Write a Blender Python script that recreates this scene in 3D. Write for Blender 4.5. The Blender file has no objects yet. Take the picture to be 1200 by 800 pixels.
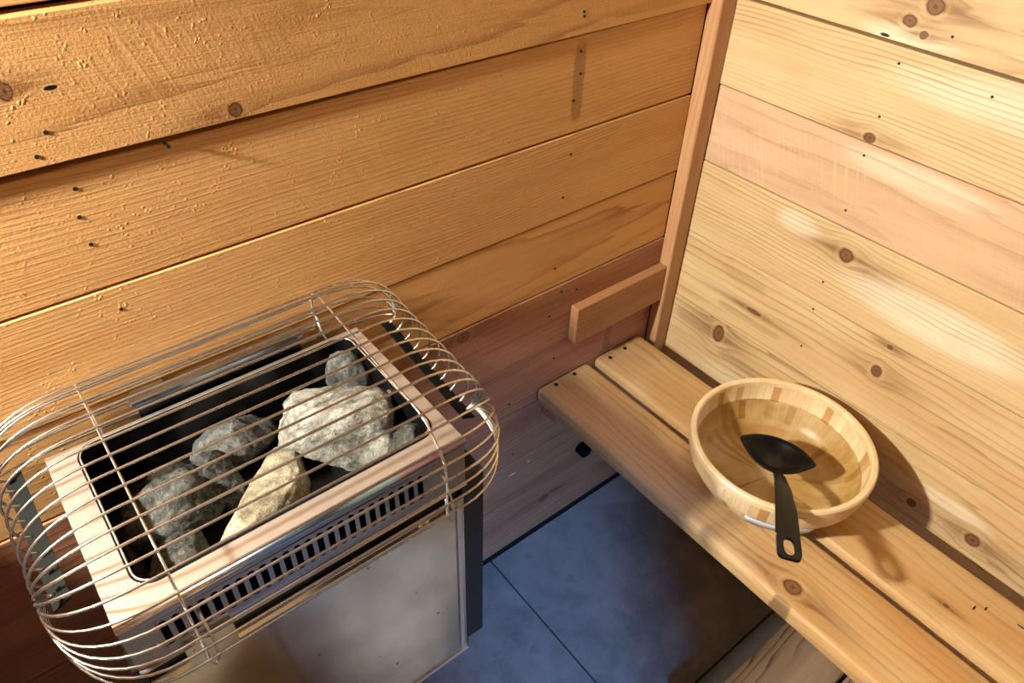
import bpy, bmesh, math, random
from mathutils import Vector, Matrix, noise

# ------------------------------------------------------------------ units
U = 0.757            # one layout unit in metres (heater-wall-to-camera distance)
PI = math.pi
scn = bpy.context.scene
col = scn.collection

# ------------------------------------------------------------------ camera
cam_d = bpy.data.cameras.new('camera')
cam = bpy.data.objects.new('camera', cam_d)
col.objects.link(cam)
cam_d.sensor_fit = 'HORIZONTAL'
cam_d.sensor_width = 36.0
cam_d.lens = 36.0 * 862.0 / 1200.0
cam_d.clip_start = 0.01
RX = Vector((0.78360085, -0.62064164, 0.02781463))
DN = Vector((-0.38495075, -0.52019209, -0.76237334))
FW = Vector((0.48762959, 0.58668914, -0.64653943))
CAM = Vector((0.0, -1.0, 1.927)) * U
m = Matrix.Identity(4)
for i in range(3):
    m[i][0] = RX[i]; m[i][1] = -DN[i]; m[i][2] = -FW[i]; m[i][3] = CAM[i]
cam.matrix_world = m
scn.camera = cam

# ------------------------------------------------------------------ view, world, lights
scn.view_settings.view_transform = 'Standard'
scn.view_settings.look = 'None'
scn.view_settings.gamma = 1.0
scn.view_settings.use_curve_mapping = False
scn.view_settings.exposure = 0.16

world = bpy.data.worlds.new('world'); scn.world = world
world.use_nodes = True
world.node_tree.nodes['Background'].inputs[0].default_value = (0.35, 0.5, 0.9, 1)
world.node_tree.nodes['Background'].inputs[1].default_value = 0.25


def add_light(name, kind, loc, energy, color, **kw):
    d = bpy.data.lights.new(name, kind)
    d.energy = energy; d.color = color
    for k, v in kw.items():
        setattr(d, k, v)
    o = bpy.data.objects.new(name, d)
    o.location = Vector(loc) * U
    col.objects.link(o)
    return o


def aim(o, target):
    d = Vector(target) * U - o.location
    o.rotation_euler = d.to_track_quat('-Z', 'Y').to_euler()


# warm wall lamp left of the frame, close to the heater wall
add_light('wall_lamp', 'POINT', (-0.75, -0.13, 1.98), 132.0, (1.0, 0.935, 0.815), shadow_soft_size=0.035)
# added warm fill from overhead, no such lamp in view
cl = add_light('warm_fill', 'AREA', (0.1, -1.5, 2.62), 0.4, (1.0, 0.86, 0.70), shape='DISK', size=0.5)
aim(cl, (0.1, -1.5, 0))
# blue daylight through an unseen doorway slit, narrowed to shape the floor patch
dl = add_light('daylight', 'AREA', (-0.8, -3.6, 3.0), 275.0, (0.19, 0.45, 1.0), shape='SQUARE', size=0.26)
aim(dl, (0.6, 0.0, 0.0))

# ------------------------------------------------------------------ mesh helpers (layout units)


def tag(o, label=None, cat=None, group=None, kind=None):
    if label: o['label'] = label
    if cat: o['category'] = cat
    if group: o['group'] = group
    if kind: o['kind'] = kind
    return o


def empty(name, loc):
    o = bpy.data.objects.new(name, None)
    o.empty_display_size = 0.02
    o.location = Vector(loc) * U
    o['u_loc'] = tuple(loc)
    col.objects.link(o)
    return o


def uloc(o):
    return Vector(o['u_loc'])


def obj(name, bm, mat, parent=None, origin=(0, 0, 0), smooth=False, rot=None):
    """bm is in layout units, in coordinates local to `origin`."""
    bmesh.ops.scale(bm, vec=(U, U, U), verts=bm.verts)
    bmesh.ops.recalc_face_normals(bm, faces=bm.faces)
    me = bpy.data.meshes.new(name)
    bm.to_mesh(me); bm.free()
    if smooth:
        me.polygons.foreach_set('use_smooth', [True] * len(me.polygons))
    me.materials.append(mat)
    o = bpy.data.objects.new(name, me)
    col.objects.link(o)
    o['u_loc'] = tuple(origin)
    off = Vector(origin)
    if parent is not None:
        o.parent = parent
        off = off - uloc(parent)
        if parent.rotation_euler.to_matrix() != Matrix.Identity(3):
            o.matrix_parent_inverse = parent.rotation_euler.to_matrix().to_4x4().inverted()
    o.location = off * U
    if rot is not None:
        o.rotation_euler = rot
    return o


def smooth_angle(o, deg=40):
    me = o.data
    me.polygons.foreach_set('use_smooth', [True] * len(me.polygons))
    bm = bmesh.new(); bm.from_mesh(me)
    lim = math.radians(deg)
    for e in bm.edges:
        if len(e.link_faces) == 2 and e.calc_face_angle(0) > lim:
            e.smooth = False
    bm.to_mesh(me); bm.free()
    return o


def hexa(bm, lo, hi, bevel=0.0, seg=1):
    (x0, y0, z0), (x1, y1, z1) = lo, hi
    P = [(x0, y0, z0), (x1, y0, z0), (x1, y1, z0), (x0, y1, z0),
         (x0, y0, z1), (x1, y0, z1), (x1, y1, z1), (x0, y1, z1)]
    return hexa8(bm, P, bevel, seg)


def hexa8(bm, P, bevel=0.0, seg=1):
    v = [bm.verts.new(p) for p in P]
    F = [(3, 2, 1, 0), (4, 5, 6, 7), (0, 1, 5, 4), (1, 2, 6, 5), (2, 3, 7, 6), (3, 0, 4, 7)]
    fs = [bm.faces.new([v[i] for i in f]) for f in F]
    if bevel:
        es = list({e for f in fs for e in f.edges})
        bmesh.ops.bevel(bm, geom=es, offset=bevel, segments=seg, profile=0.5, affect='EDGES', clamp_overlap=True)
    return bm


def prism(bm, poly, z0, z1, bevel=0.0, seg=1):
    a = [bm.verts.new((x, y, z0)) for x, y in poly]
    b = [bm.verts.new((x, y, z1)) for x, y in poly]
    n = len(poly)
    bm.faces.new(list(reversed(a))); bm.faces.new(b)
    for i in range(n):
        j = (i + 1) % n
        bm.faces.new((a[i], a[j], b[j], b[i]))
    return bm


def tube(bm, pts, r, n=6, cap=True):
    pts = [Vector(p) for p in pts]
    rings = []
    t0 = (pts[1] - pts[0]).normalized()
    ref = Vector((0, 0, 1)) if abs(t0.z) < 0.9 else Vector((1, 0, 0))
    u = t0.cross(ref).normalized()
    for i, p in enumerate(pts):
        t = (pts[min(i + 1, len(pts) - 1)] - pts[max(i - 1, 0)]).normalized()
        u = (u - t * u.dot(t)).normalized()
        w = t.cross(u)
        rr = r[i] if isinstance(r, (list, tuple)) else r
        rings.append([bm.verts.new(p + (u * math.cos(a) + w * math.sin(a)) * rr)
                      for a in [2 * PI * k / n for k in range(n)]])
    for a, b in zip(rings, rings[1:]):
        for k in range(n):
            bm.faces.new((a[k], a[(k + 1) % n], b[(k + 1) % n], b[k]))
    if cap:
        bm.faces.new(list(reversed(rings[0]))); bm.faces.new(rings[-1])
    return bm


def lathe(bm, prof, n=96):
    rings = []
    for r, z in prof:
        if r < 1e-6:
            rings.append([bm.verts.new((0, 0, z))])
        else:
            rings.append([bm.verts.new((r * math.cos(2 * PI * k / n), r * math.sin(2 * PI * k / n), z)) for k in range(n)])
    for a, b in zip(rings, rings[1:]):
        for k in range(n):
            j = (k + 1) % n
            if len(a) == 1 and len(b) == 1:
                continue
            if len(a) == 1: bm.faces.new((a[0], b[j], b[k]))
            elif len(b) == 1: bm.faces.new((a[k], a[j], b[0]))
            else: bm.faces.new((a[k], a[j], b[j], b[k]))
    return bm


def round_rect(x0, x1, y0, y1, r, n=8, corners=(1, 1, 1, 1)):
    """counter-clockwise; corners: bottom-left, bottom-right, top-right, top-left"""
    out = []
    for (cx, cy, a0, on) in ((x0 + r, y0 + r, PI, corners[0]), (x1 - r, y0 + r, 1.5 * PI, corners[1]),
                             (x1 - r, y1 - r, 0, corners[2]), (x0 + r, y1 - r, 0.5 * PI, corners[3])):
        if on:
            for k in range(n + 1):
                a = a0 + 0.5 * PI * k / n
                out.append((cx + r * math.cos(a), cy + r * math.sin(a)))
        else:
            a = a0 + 0.25 * PI
            out.append((cx + (r if math.cos(a) > 0 else -r), cy + (r if math.sin(a) > 0 else -r)))
    return out


# ------------------------------------------------------------------ material helpers
class NT:
    def __init__(self, name):
        self.mat = bpy.data.materials.new(name)
        self.mat.use_nodes = True
        self.t = self.mat.node_tree
        self.b = self.t.nodes['Principled BSDF']

    def set(self, sock, val):
        if isinstance(val, bpy.types.NodeSocket):
            self.t.links.new(val, sock)
        elif isinstance(val, (tuple, list)):
            v = tuple(val)
            if len(v) == 3 and sock.type == 'RGBA':
                v = v + (1.0,)
            sock.default_value = v
        else:
            sock.default_value = val

    def m(self, op, a, b=None, c=None, clamp=False):
        n = self.t.nodes.new('ShaderNodeMath'); n.operation = op; n.use_clamp = clamp
        self.set(n.inputs[0], a)
        if b is not None: self.set(n.inputs[1], b)
        if c is not None: self.set(n.inputs[2], c)
        return n.outputs[0]

    def coords(self):
        tc = self.t.nodes.new('ShaderNodeTexCoord')
        s = self.t.nodes.new('ShaderNodeSeparateXYZ')
        self.t.links.new(tc.outputs['Object'], s.inputs[0])
        return tc.outputs['Object'], s.outputs[0], s.outputs[1], s.outputs[2]

    def comb(self, x, y, z):
        n = self.t.nodes.new('ShaderNodeCombineXYZ')
        self.set(n.inputs[0], x); self.set(n.inputs[1], y); self.set(n.inputs[2], z)
        return n.outputs[0]

    def noise(self, vec, scale, detail=2.0, rough=0.5, dist=0.0):
        n = self.t.nodes.new('ShaderNodeTexNoise')
        self.set(n.inputs['Vector'], vec)
        n.inputs['Scale'].default_value = scale
        n.inputs['Detail'].default_value = detail
        n.inputs['Roughness'].default_value = rough
        n.inputs['Distortion'].default_value = dist
        return n.outputs[0]

    def voronoi(self, vec, scale, feature='F1', out='Distance'):
        n = self.t.nodes.new('ShaderNodeTexVoronoi'); n.feature = feature
        self.set(n.inputs['Vector'], vec); n.inputs['Scale'].default_value = scale
        return n.outputs[out]

    def mix(self, f, a, b, mode='MIX'):
        n = self.t.nodes.new('ShaderNodeMix'); n.data_type = 'RGBA'; n.blend_type = mode
        self.set(n.inputs['Factor'], f)
        ins = [s for s in n.inputs if s.type == 'RGBA']
        self.set(ins[0], a); self.set(ins[1], b)
        return [s for s in n.outputs if s.type == 'RGBA'][0]

    def sstep(self, v, a, b):
        n = self.t.nodes.new('ShaderNodeMapRange'); n.interpolation_type = 'SMOOTHSTEP'
        self.set(n.inputs[0], v)
        n.inputs[1].default_value = a; n.inputs[2].default_value = b
        n.inputs[3].default_value = 0.0; n.inputs[4].default_value = 1.0
        return n.outputs[0]

    def lin(self, v, a, b, c, d):
        n = self.t.nodes.new('ShaderNodeMapRange')
        self.set(n.inputs[0], v)
        for i, q in enumerate((a, b, c, d)):
            n.inputs[i + 1].default_value = q
        return n.outputs[0]

    def white(self, vec):
        n = self.t.nodes.new('ShaderNodeTexWhiteNoise'); n.noise_dimensions = '3D'
        self.set(n.inputs['Vector'], vec)
        return n.outputs['Value']

    def bump(self, h, strength=0.3, dist=0.001):
        n = self.t.nodes.new('ShaderNodeBump')
        n.inputs['Strength'].default_value = strength
        n.inputs['Distance'].default_value = dist
        self.set(n.inputs['Height'], h)
        self.set(self.b.inputs['Normal'], n.outputs[0])

    def out(self, color=None, rough=None, metal=None, spec=None):
        if color is not None: self.set(self.b.inputs['Base Color'], color)
        if rough is not None: self.set(self.b.inputs['Roughness'], rough)
        if metal is not None: self.set(self.b.inputs['Metallic'], metal)
        if spec is not None: self.set(self.b.inputs['Specular IOR Level'], spec)
        return self.mat


def srgb(r, g, b):
    f = lambda c: (c / 255 / 12.92) if c <= 10 else ((c / 255 + 0.055) / 1.055) ** 2.4
    return (f(r), f(g), f(b))


wood_n = [0]


def wood(base, dark, warm=None, F=110.0, style='straight', knots=(), amt=0.5, rough=0.55, spec=0.3,
         bump=0.4, chips=0.0, saw=0.0, seed=None, vc=0.07, wave=0.012, stains=(), slots=(), pale=(), line_h=0.35):
    """x along the board, y across it, z out of it; knots = (u, v, ru, rv) in metres."""
    wood_n[0] += 1
    seed = seed if seed is not None else wood_n[0] * 3.71
    N = NT('wood_%02d' % wood_n[0])
    P, x, y, z = N.coords()
    xs = N.m('ADD', x, seed)
    drift = N.m('SUBTRACT', N.noise(N.comb(N.m('MULTIPLY', xs, 1.6), N.m('MULTIPLY', y, 4.0), N.m('MULTIPLY', z, 4.0)), 1.0, 3.0, 0.45), 0.5)
    v = N.m('ADD', y, N.m('MULTIPLY', drift, wave * 4))
    v = N.m('ADD', v, N.m('MULTIPLY', z, 0.7))
    halo = None; inner = None; ringc = None; collar = None
    for (ku, kv, ru, rv) in knots:
        dx = N.m('SUBTRACT', x, ku); dy = N.m('SUBTRACT', y, kv)
        e = N.m('ADD', N.m('POWER', N.m('ABSOLUTE', N.m('DIVIDE', dx, ru * 2.6)), 2.0), N.m('POWER', N.m('ABSOLUTE', N.m('DIVIDE', dy, rv * 2.2)), 2.0))
        g = N.m('POWER', 2.718, N.m('MULTIPLY', e, -1.0))
        v = N.m('SUBTRACT', v, N.m('MULTIPLY', N.m('MULTIPLY', g, dy), 0.85))
        d = N.m('SQRT', N.m('ADD', N.m('POWER', N.m('ABSOLUTE', N.m('DIVIDE', dx, ru)), 2.0), N.m('POWER', N.m('ABSOLUTE', N.m('DIVIDE', dy, rv)), 2.0)))
        d = N.m('ADD', d, N.m('MULTIPLY', N.m('SUBTRACT', N.noise(P, 0.9 / (ru + rv), 3.0), 0.5), 0.8))
        k = N.m('SUBTRACT', 1.0, N.sstep(d, 0.78, 1.12))
        es = N.m('ADD', N.m('POWER', N.m('ABSOLUTE', N.m('DIVIDE', dx, ru * 6.5)), 2.0), N.m('POWER', N.m('ABSOLUTE', N.m('DIVIDE', dy, rv * 1.7)), 2.0))
        gs = N.m('MULTIPLY', N.m('POWER', 2.718, N.m('MULTIPLY', es, -1.0)), N.m('ADD', 0.45, N.m('MULTIPLY', N.sstep(N.noise(N.comb(N.m('MULTIPLY', x, 9.0), N.m('MULTIPLY', v, 130.0), seed), 1.0, 2.0), 0.35, 0.65), 0.75)))
        halo = gs if halo is None else N.m('MAXIMUM', halo, gs)
        rg = N.m('POWER', N.m('FRACT', N.m('MULTIPLY', d, 3.3)), 2.0)
        edge = N.m('SUBTRACT', 1.0, N.m('MULTIPLY', N.m('ABSOLUTE', N.m('SUBTRACT', d, 0.86)), 5.0), clamp=True)
        core = N.m('SUBTRACT', 1.0, N.sstep(d, 0.12, 0.4))
        rc = N.m('MULTIPLY', k, N.m('MAXIMUM', N.m('MULTIPLY', rg, 0.45), N.m('MAXIMUM', N.m('MULTIPLY', edge, 0.9), N.m('MULTIPLY', core, 0.6))))
        col_ = N.m('MULTIPLY', N.m('SUBTRACT', 1.0, N.m('MULTIPLY', N.m('ABSOLUTE', N.m('SUBTRACT', d, 1.35)), 3.2), clamp=True), 0.8)
        collar = col_ if collar is None else N.m('MAXIMUM', collar, col_)
        inner = k if inner is None else N.m('MAXIMUM', inner, k)
        ringc = rc if ringc is None else N.m('MAXIMUM', ringc, rc)
    if style == 'cathedral':
        q = N.m('SUBTRACT', v, vc)
        h = N.m('ADD', N.m('MULTIPLY', N.m('MULTIPLY', q, q), 7.0), N.m('MULTIPLY', x, 0.06))
        h = N.m('ADD', h, N.m('MULTIPLY', drift, 0.05))
    else:
        h = v
    ph = N.m('ADD', N.m('MULTIPLY', h, F), N.m('MULTIPLY', N.noise(N.comb(N.m('MULTIPLY', xs, 5.0), N.m('MULTIPLY', y, 60.0), z), 1.0, 2.0), 1.2))
    fr = N.m('FRACT', ph)
    line = N.m('MULTIPLY', N.m('POWER', fr, 4.5), N.m('SUBTRACT', 1.0, N.sstep(fr, 0.93, 1.0)))
    lmod = N.noise(N.comb(N.m('MULTIPLY', xs, 2.0), N.m('MULTIPLY', y, 22.0), z), 1.0, 2.0)
    lamt = N.m('MULTIPLY', N.m('MULTIPLY', line, N.sstep(lmod, 0.25, 0.75)), amt * 2.6, clamp=True)
    fib = N.noise(N.comb(N.m('MULTIPLY', xs, 14.0), N.m('MULTIPLY', y, 520.0), N.m('MULTIPLY', z, 520.0)), 1.0, 2.0, 0.6)
    blot = N.noise(N.comb(N.m('MULTIPLY', xs, 2.6), N.m('MULTIPLY', y, 15.0), z), 1.0, 3.0, 0.55)
    warm = warm or tuple(c * q for c, q in zip(base, (0.86, 0.74, 0.62)))
    c = N.mix(N.sstep(blot, 0.35, 0.72), base, warm)
    for (su, sv, wu, wv, k) in pale:      # soft-edged pale patches and small marks
        e = N.m('ADD', N.m('POWER', N.m('ABSOLUTE', N.m('DIVIDE', N.m('SUBTRACT', x, su), wu)), 2.0), N.m('POWER', N.m('ABSOLUTE', N.m('DIVIDE', N.m('SUBTRACT', y, sv), wv)), 2.0))
        e = N.m('ADD', e, N.m('MULTIPLY', N.m('SUBTRACT', blot, 0.5), 1.5))
        c = N.mix(N.m('MULTIPLY', N.m('SUBTRACT', 1.0, N.sstep(e, 0.1, 1.2)), k), c, srgb(238, 226, 198))
    c = N.mix(lamt, c, dark)
    c = N.mix(N.m('MULTIPLY', N.sstep(fib, 0.48, 0.80), 0.5), c, tuple(0.62 * q for q in base))
    hgt = N.m('ADD', N.m('MULTIPLY', line, line_h), N.m('MULTIPLY', fib, 0.5))
    if saw > 0:      # faint cross-cut saw marks
        sw = N.noise(N.comb(N.m('MULTIPLY', N.m('ADD', xs, N.m('MULTIPLY', y, 0.35)), 190.0), N.m('MULTIPLY', y, 8.0), z), 1.0, 1.0)
        area = N.sstep(N.noise(N.comb(N.m('MULTIPLY', xs, 3.0), N.m('MULTIPLY', y, 9.0), z), 1.0, 2.0), 0.42, 0.68)
        hgt = N.m('ADD', hgt, N.m('MULTIPLY', N.m('MULTIPLY', sw, area), saw))
        c = N.mix(N.m('MULTIPLY', N.m('MULTIPLY', N.sstep(sw, 0.45, 0.75), area), min(0.5, 0.28 * saw)), c, tuple(min(1.0, 1.22 * q + 0.03) for q in base))
    if chips > 0:    # rough torn grain and little raised crumbs
        clump = N.sstep(N.noise(N.comb(xs, y, z), 13.0, 3.0, 0.6), 0.50, 0.72)
        vo = N.voronoi(N.comb(xs, N.m('ADD', y, N.m('MULTIPLY', N.noise(P, 60.0), 0.004)), z), 210.0)
        rnd = N.noise(N.comb(xs, y, z), 75.0, 1.0)
        cr = N.m('MULTIPLY', N.m('MULTIPLY', N.m('SUBTRACT', 1.0, N.sstep(vo, 0.12, 0.5)), N.sstep(rnd, 0.52, 0.66)), N.m('ADD', 0.12, clump))
        hgt = N.m('ADD', hgt, N.m('MULTIPLY', cr, 2.5 * chips))
        hgt = N.m('ADD', hgt, N.m('MULTIPLY', N.noise(N.comb(xs, y, z), 320.0, 3.0, 0.65), 0.55 * chips))
    for (su, sv, wu, wv, k) in stains:
        e = N.m('ADD', N.m('POWER', N.m('ABSOLUTE', N.m('DIVIDE', N.m('SUBTRACT', x, su), wu)), 4.0), N.m('POWER', N.m('ABSOLUTE', N.m('DIVIDE', N.m('SUBTRACT', y, sv), wv)), 4.0))
        e = N.m('ADD', e, N.m('MULTIPLY', N.m('SUBTRACT', N.noise(P, 60.0, 3.0), 0.5), 1.6))
        mk = N.m('SUBTRACT', 1.0, N.sstep(e, 0.2, 1.1))
        c = N.mix(N.m('MULTIPLY', mk, k), c, tuple(0.35 * q for q in warm))
    if knots:
        c = N.mix(N.m('MULTIPLY', halo, 0.75), c, tuple(q * w for q, w in zip(dark, (0.72, 0.66, 0.60))))
        c = N.mix(N.m('MULTIPLY', collar, 0.25), c, tuple(min(1.0, q * 1.12) for q in base))
        c = N.mix(inner, c, srgb(132, 92, 58))
        c = N.mix(ringc, c, srgb(58, 36, 22))
    for (su, sv, wu, wv) in slots:   # small dark splits
        e = N.m('ADD', N.m('POWER', N.m('ABSOLUTE', N.m('DIVIDE', N.m('SUBTRACT', x, su), wu)), 2.0), N.m('POWER', N.m('ABSOLUTE', N.m('DIVIDE', N.m('SUBTRACT', y, sv), wv)), 2.0))
        mk = N.m('SUBTRACT', 1.0, N.sstep(e, 0.6, 1.1))
        c = N.mix(mk, c, (0.006, 0.004, 0.003))
        hgt = N.m('SUBTRACT', hgt, N.m('MULTIPLY', mk, 3.0))
    N.bump(hgt, bump, 0.0012)
    return N.out(c, N.lin(fib, 0.3, 0.8, rough - 0.06, rough + 0.08), 0.0, spec)


def plain(name, color, rough=0.5, metal=0.0, spec=0.5):
    N = NT(name)
    return N.out(color, rough, metal, spec)


def steel(name, color=(0.56, 0.55, 0.53), rough=0.2, smudge=0.12, specks=False, streak=False, bump=0.0):
    N = NT(name)
    P, x, y, z = N.coords()
    n1 = N.noise(P, 9.0, 4.0, 0.6)
    n2 = N.noise(N.comb(N.m('MULTIPLY', x, 300.0), y, N.m('MULTIPLY', z, 4.0)), 1.0, 2.0) if streak else N.noise(P, 70.0, 3.0, 0.6)
    r = N.m('ADD', rough, N.m('MULTIPLY', N.m('SUBTRACT', N.m('ADD', N.m('MULTIPLY', n1, 0.7), N.m('MULTIPLY', n2, 0.3)), 0.5), smudge * 2), clamp=True)
    c = N.mix(N.sstep(n1, 0.35, 0.7), color, tuple(0.82 * q for q in color))
    if specks:
        vo = N.voronoi(P, 46.0)
        sp = N.m('MULTIPLY', N.m('SUBTRACT', 1.0, N.sstep(vo, 0.05, 0.14)), N.sstep(N.noise(P, 17.0, 2.0), 0.52, 0.62))
        c = N.mix(sp, c, (0.05, 0.04, 0.03))
        r = N.m('ADD', r, N.m('MULTIPLY', sp, 0.4), clamp=True)
    if bump:
        N.bump(N.noise(P, 28.0, 2.0), bump, 0.002)
    return N.out(c, r, 1.0)


M_black = plain('black_enamel', (0.004, 0.004, 0.005), 0.3, 0.0, 0.35)
M_gap = plain('dark_backing', (0.010, 0.007, 0.005), 0.9, 0.0, 0.1)
M_screw = plain('dark_screw', (0.03, 0.024, 0.02), 0.45, 0.7)
M_nail = plain('rusty_nail', (0.025, 0.016, 0.012), 0.6, 0.4)
M_plastic = plain('black_plastic', (0.004, 0.004, 0.0045), 0.36, 0.0, 0.2)

# ------------------------------------------------------------------ SETTING
XL, XR = -1.75, 1.375
YF = -2.4
ZC = 2.72
BT = 0.030   # board thickness

# ---- heater wall (left in the picture): boards along x, facing -y
bm = bmesh.new(); hexa(bm, (XL, BT, 0.0), (XR + 0.06, BT + 0.05, ZC))
wall_left = obj('wall_left', bm, M_gap)
tag(wall_left, kind='structure')
ROT_L = (PI / 2, 0, 0)
ROT_R = Matrix(((0, 0, -1), (-1, 0, 0), (0, 1, 0))).to_euler()
ROT_H = Matrix(((0, 1, 0), (-1, 0, 0), (0, 0, 1))).to_euler()


def board(parent, origin, L, ya, yb, T, rot, mat, bevel=0.0012, name='board', seg=1):
    """front face at local z=0; ya/yb = (lower, upper) edge at x=0 and x=L."""
    bm = bmesh.new()
    hexa8(bm, [(0, ya[0], -T), (L, yb[0], -T), (L, yb[1], -T), (0, ya[1], -T),
               (0, ya[0], 0), (L, yb[0], 0), (L, yb[1], 0), (0, ya[1], 0)], bevel, seg)
    return obj(name, bm, mat, parent, origin, rot=rot)


def disc(parent, origin, r, depth, axis, mat, name='nail', n=10):
    bm = bmesh.new()
    poly = [(r * math.cos(2 * PI * k / n), r * math.sin(2 * PI * k / n)) for k in range(n)]
    prism(bm, poly, -depth * 0.5, depth * 0.5)
    rot = {'y': (PI / 2, 0, 0), 'x': (0, PI / 2, 0), 'z': (0, 0, 0)}[axis]
    bm.transform(__import__('mathutils').Euler(rot).to_matrix().to_4x4())
    return obj(name, bm, mat, parent, origin)


LO = srgb(216, 168, 110); LO_D = srgb(156, 108, 60); LO_W = srgb(206, 156, 98)
LR = srgb(178, 130, 98); LR_D = srgb(118, 76, 54); LR_W = srgb(156, 106, 80)
LENL = 1.322 - XL


def kl(x, z, z0, ru, rv):      # knot on a heater-wall board, layout units -> metres
    return ((x - XL) * U, (z - z0) * U, ru * U, rv * U)


left_boards = [
    # z low at (x=XL, x=post), z high at (XL, post), proud, material, nails
    ((1.672, 1.672), (1.86, 1.86), 0.0, dict(F=80, chips=0.5)),
    ((1.494, 1.4935), (1.658, 1.668), 0.010, dict(F=34, style='cathedral', vc=0.075, chips=0.9, saw=0.5, amt=0.42,
        knots=[kl(0.316, 1.508, 1.494, 0.011, 0.011), kl(0.065, 1.590, 1.494, 0.009, 0.011)],
        slots=[kl(0.111, 1.583, 1.494, 0.008, 0.0028)])),
    ((1.3015, 1.302), (1.468, 1.4905), 0.0, dict(F=150, chips=0.9, saw=0.3, amt=0.34,
        stains=[kl(0.972, 1.40, 1.3015, 0.016, 0.085) + (0.55,)])),
    ((1.1145, 1.1145), (1.2975, 1.2975), 0.002, dict(F=170, chips=0.8, saw=0.3, amt=0.5)),
    ((0.931, 0.9305), (1.1105, 1.1105), 0.0, dict(F=40, style='cathedral', vc=0.08, chips=0.6, amt=0.5)),
    ((0.751, 0.751), (0.9275, 0.9275), 0.003, dict(F=70, style='straight', chips=0.5, saw=1.0, amt=0.4, red=True,
        knots=[kl(0.692, 0.908, 0.751, 0.017, 0.013)])),
    ((0.578, 0.578), (0.748, 0.748), 0.0, dict(F=95, chips=0.5, amt=0.45, red=True,
        stains=[kl(1.16, 0.66, 0.578, 0.015, 0.08) + (0.3,)])),
    ((0.388, 0.388), (0.575, 0.575), 0.0, dict(F=95, chips=0.4, amt=0.5, red=True)),
    ((0.200, 0.200), (0.385, 0.385), 0.002, dict(F=75, chips=0.3, amt=0.6, red=True,
        pale=[kl(0.848, 0.338, 0.2, 0.016, 0.003) + (0.9,), kl(0.905, 0.352, 0.2, 0.008, 0.003) + (0.8,)])),
    ((0.0075, 0.0075), (0.197, 0.197), 0.0, dict(F=80, chips=0.3, amt=0.6, red=True, knots=[kl(0.98, 0.13, 0.0075, 0.02, 0.012)])),
]
lb = []
for (lo, hi, proud, kw) in left_boards:
    red = kw.pop('red', False)
    mat = wood(LR if red else LO, LR_D if red else LO_D, LR_W if red else LO_W, rough=0.6, spec=0.2, bump=0.62, **kw)
    o = board(wall_left, (XL, -proud, lo[0]), LENL, (0, hi[0] - lo[0]), (lo[1] - lo[0], hi[1] - lo[0]), BT, ROT_L, mat)
    lb.append(o)
# plain boards above, out of the frame
matU = wood(LO, LO_D, LO_W, rough=0.6, bump=0.3)
z = 1.862
while z < ZC - 0.01:
    zt = min(z + 0.185, ZC)
    board(wall_left, (XL, 0.0, z), LENL, (0, zt - z - 0.004), (0, zt - z - 0.004), BT, ROT_L, matU)
    z += 0.187
for (bi, pts) in ((1, [(0.088, 1.534), (0.069, 1.508), (0.961, 1.533), (0.963, 1.525)]),
                  (2, [(0.096, 1.452), (0.088, 1.413), (0.089, 1.371), (0.972, 1.459), (0.975, 1.417), (0.963, 1.367)]),
                  (3, [(0.094, 1.260), (0.966, 1.256), (0.954, 1.161)]),
                  (4, [(0.949, 0.981)]), (5, [(0.973, 0.908), (1.023, 0.893), (0.94, 0.85)]),
                  (6, [(0.83, 0.62), (0.97, 0.70)]), (7, [(0.848, 0.42)])):
    pr = left_boards[bi][2]
    for (x, zz) in pts:
        disc(lb[bi], (x, -pr, zz), 0.0028, 0.002, 'y', M_nail)

bm = bmesh.new(); tube(bm, [(0, 0.004, 0), (0, -0.018, 0.003)], 0.0022, 8)
obj('nail', bm, M_screw, lb[2], (0.217, 0.0, 1.4805))

# ---- bench wall (right in the picture): boards along -y, facing -x
bm = bmesh.new(); hexa(bm, (XR + BT, YF - 0.05, 0.0), (XR + BT + 0.05, BT, ZC))
wall_right = obj('wall_right', bm, M_gap)
tag(wall_right, kind='structure')
RY = srgb(216, 192, 146); RY_D = srgb(150, 112, 68); RY_W = srgb(204, 172, 124)
RP = srgb(212, 182, 148); RP_D = srgb(168, 126, 90); RP_W = srgb(202, 166, 130)
LENR = -YF - 0.004


def kr(y, z, z0, ru, rv):
    return ((-y - 0.004) * U, (z - z0) * U, ru * U, rv * U)


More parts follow.
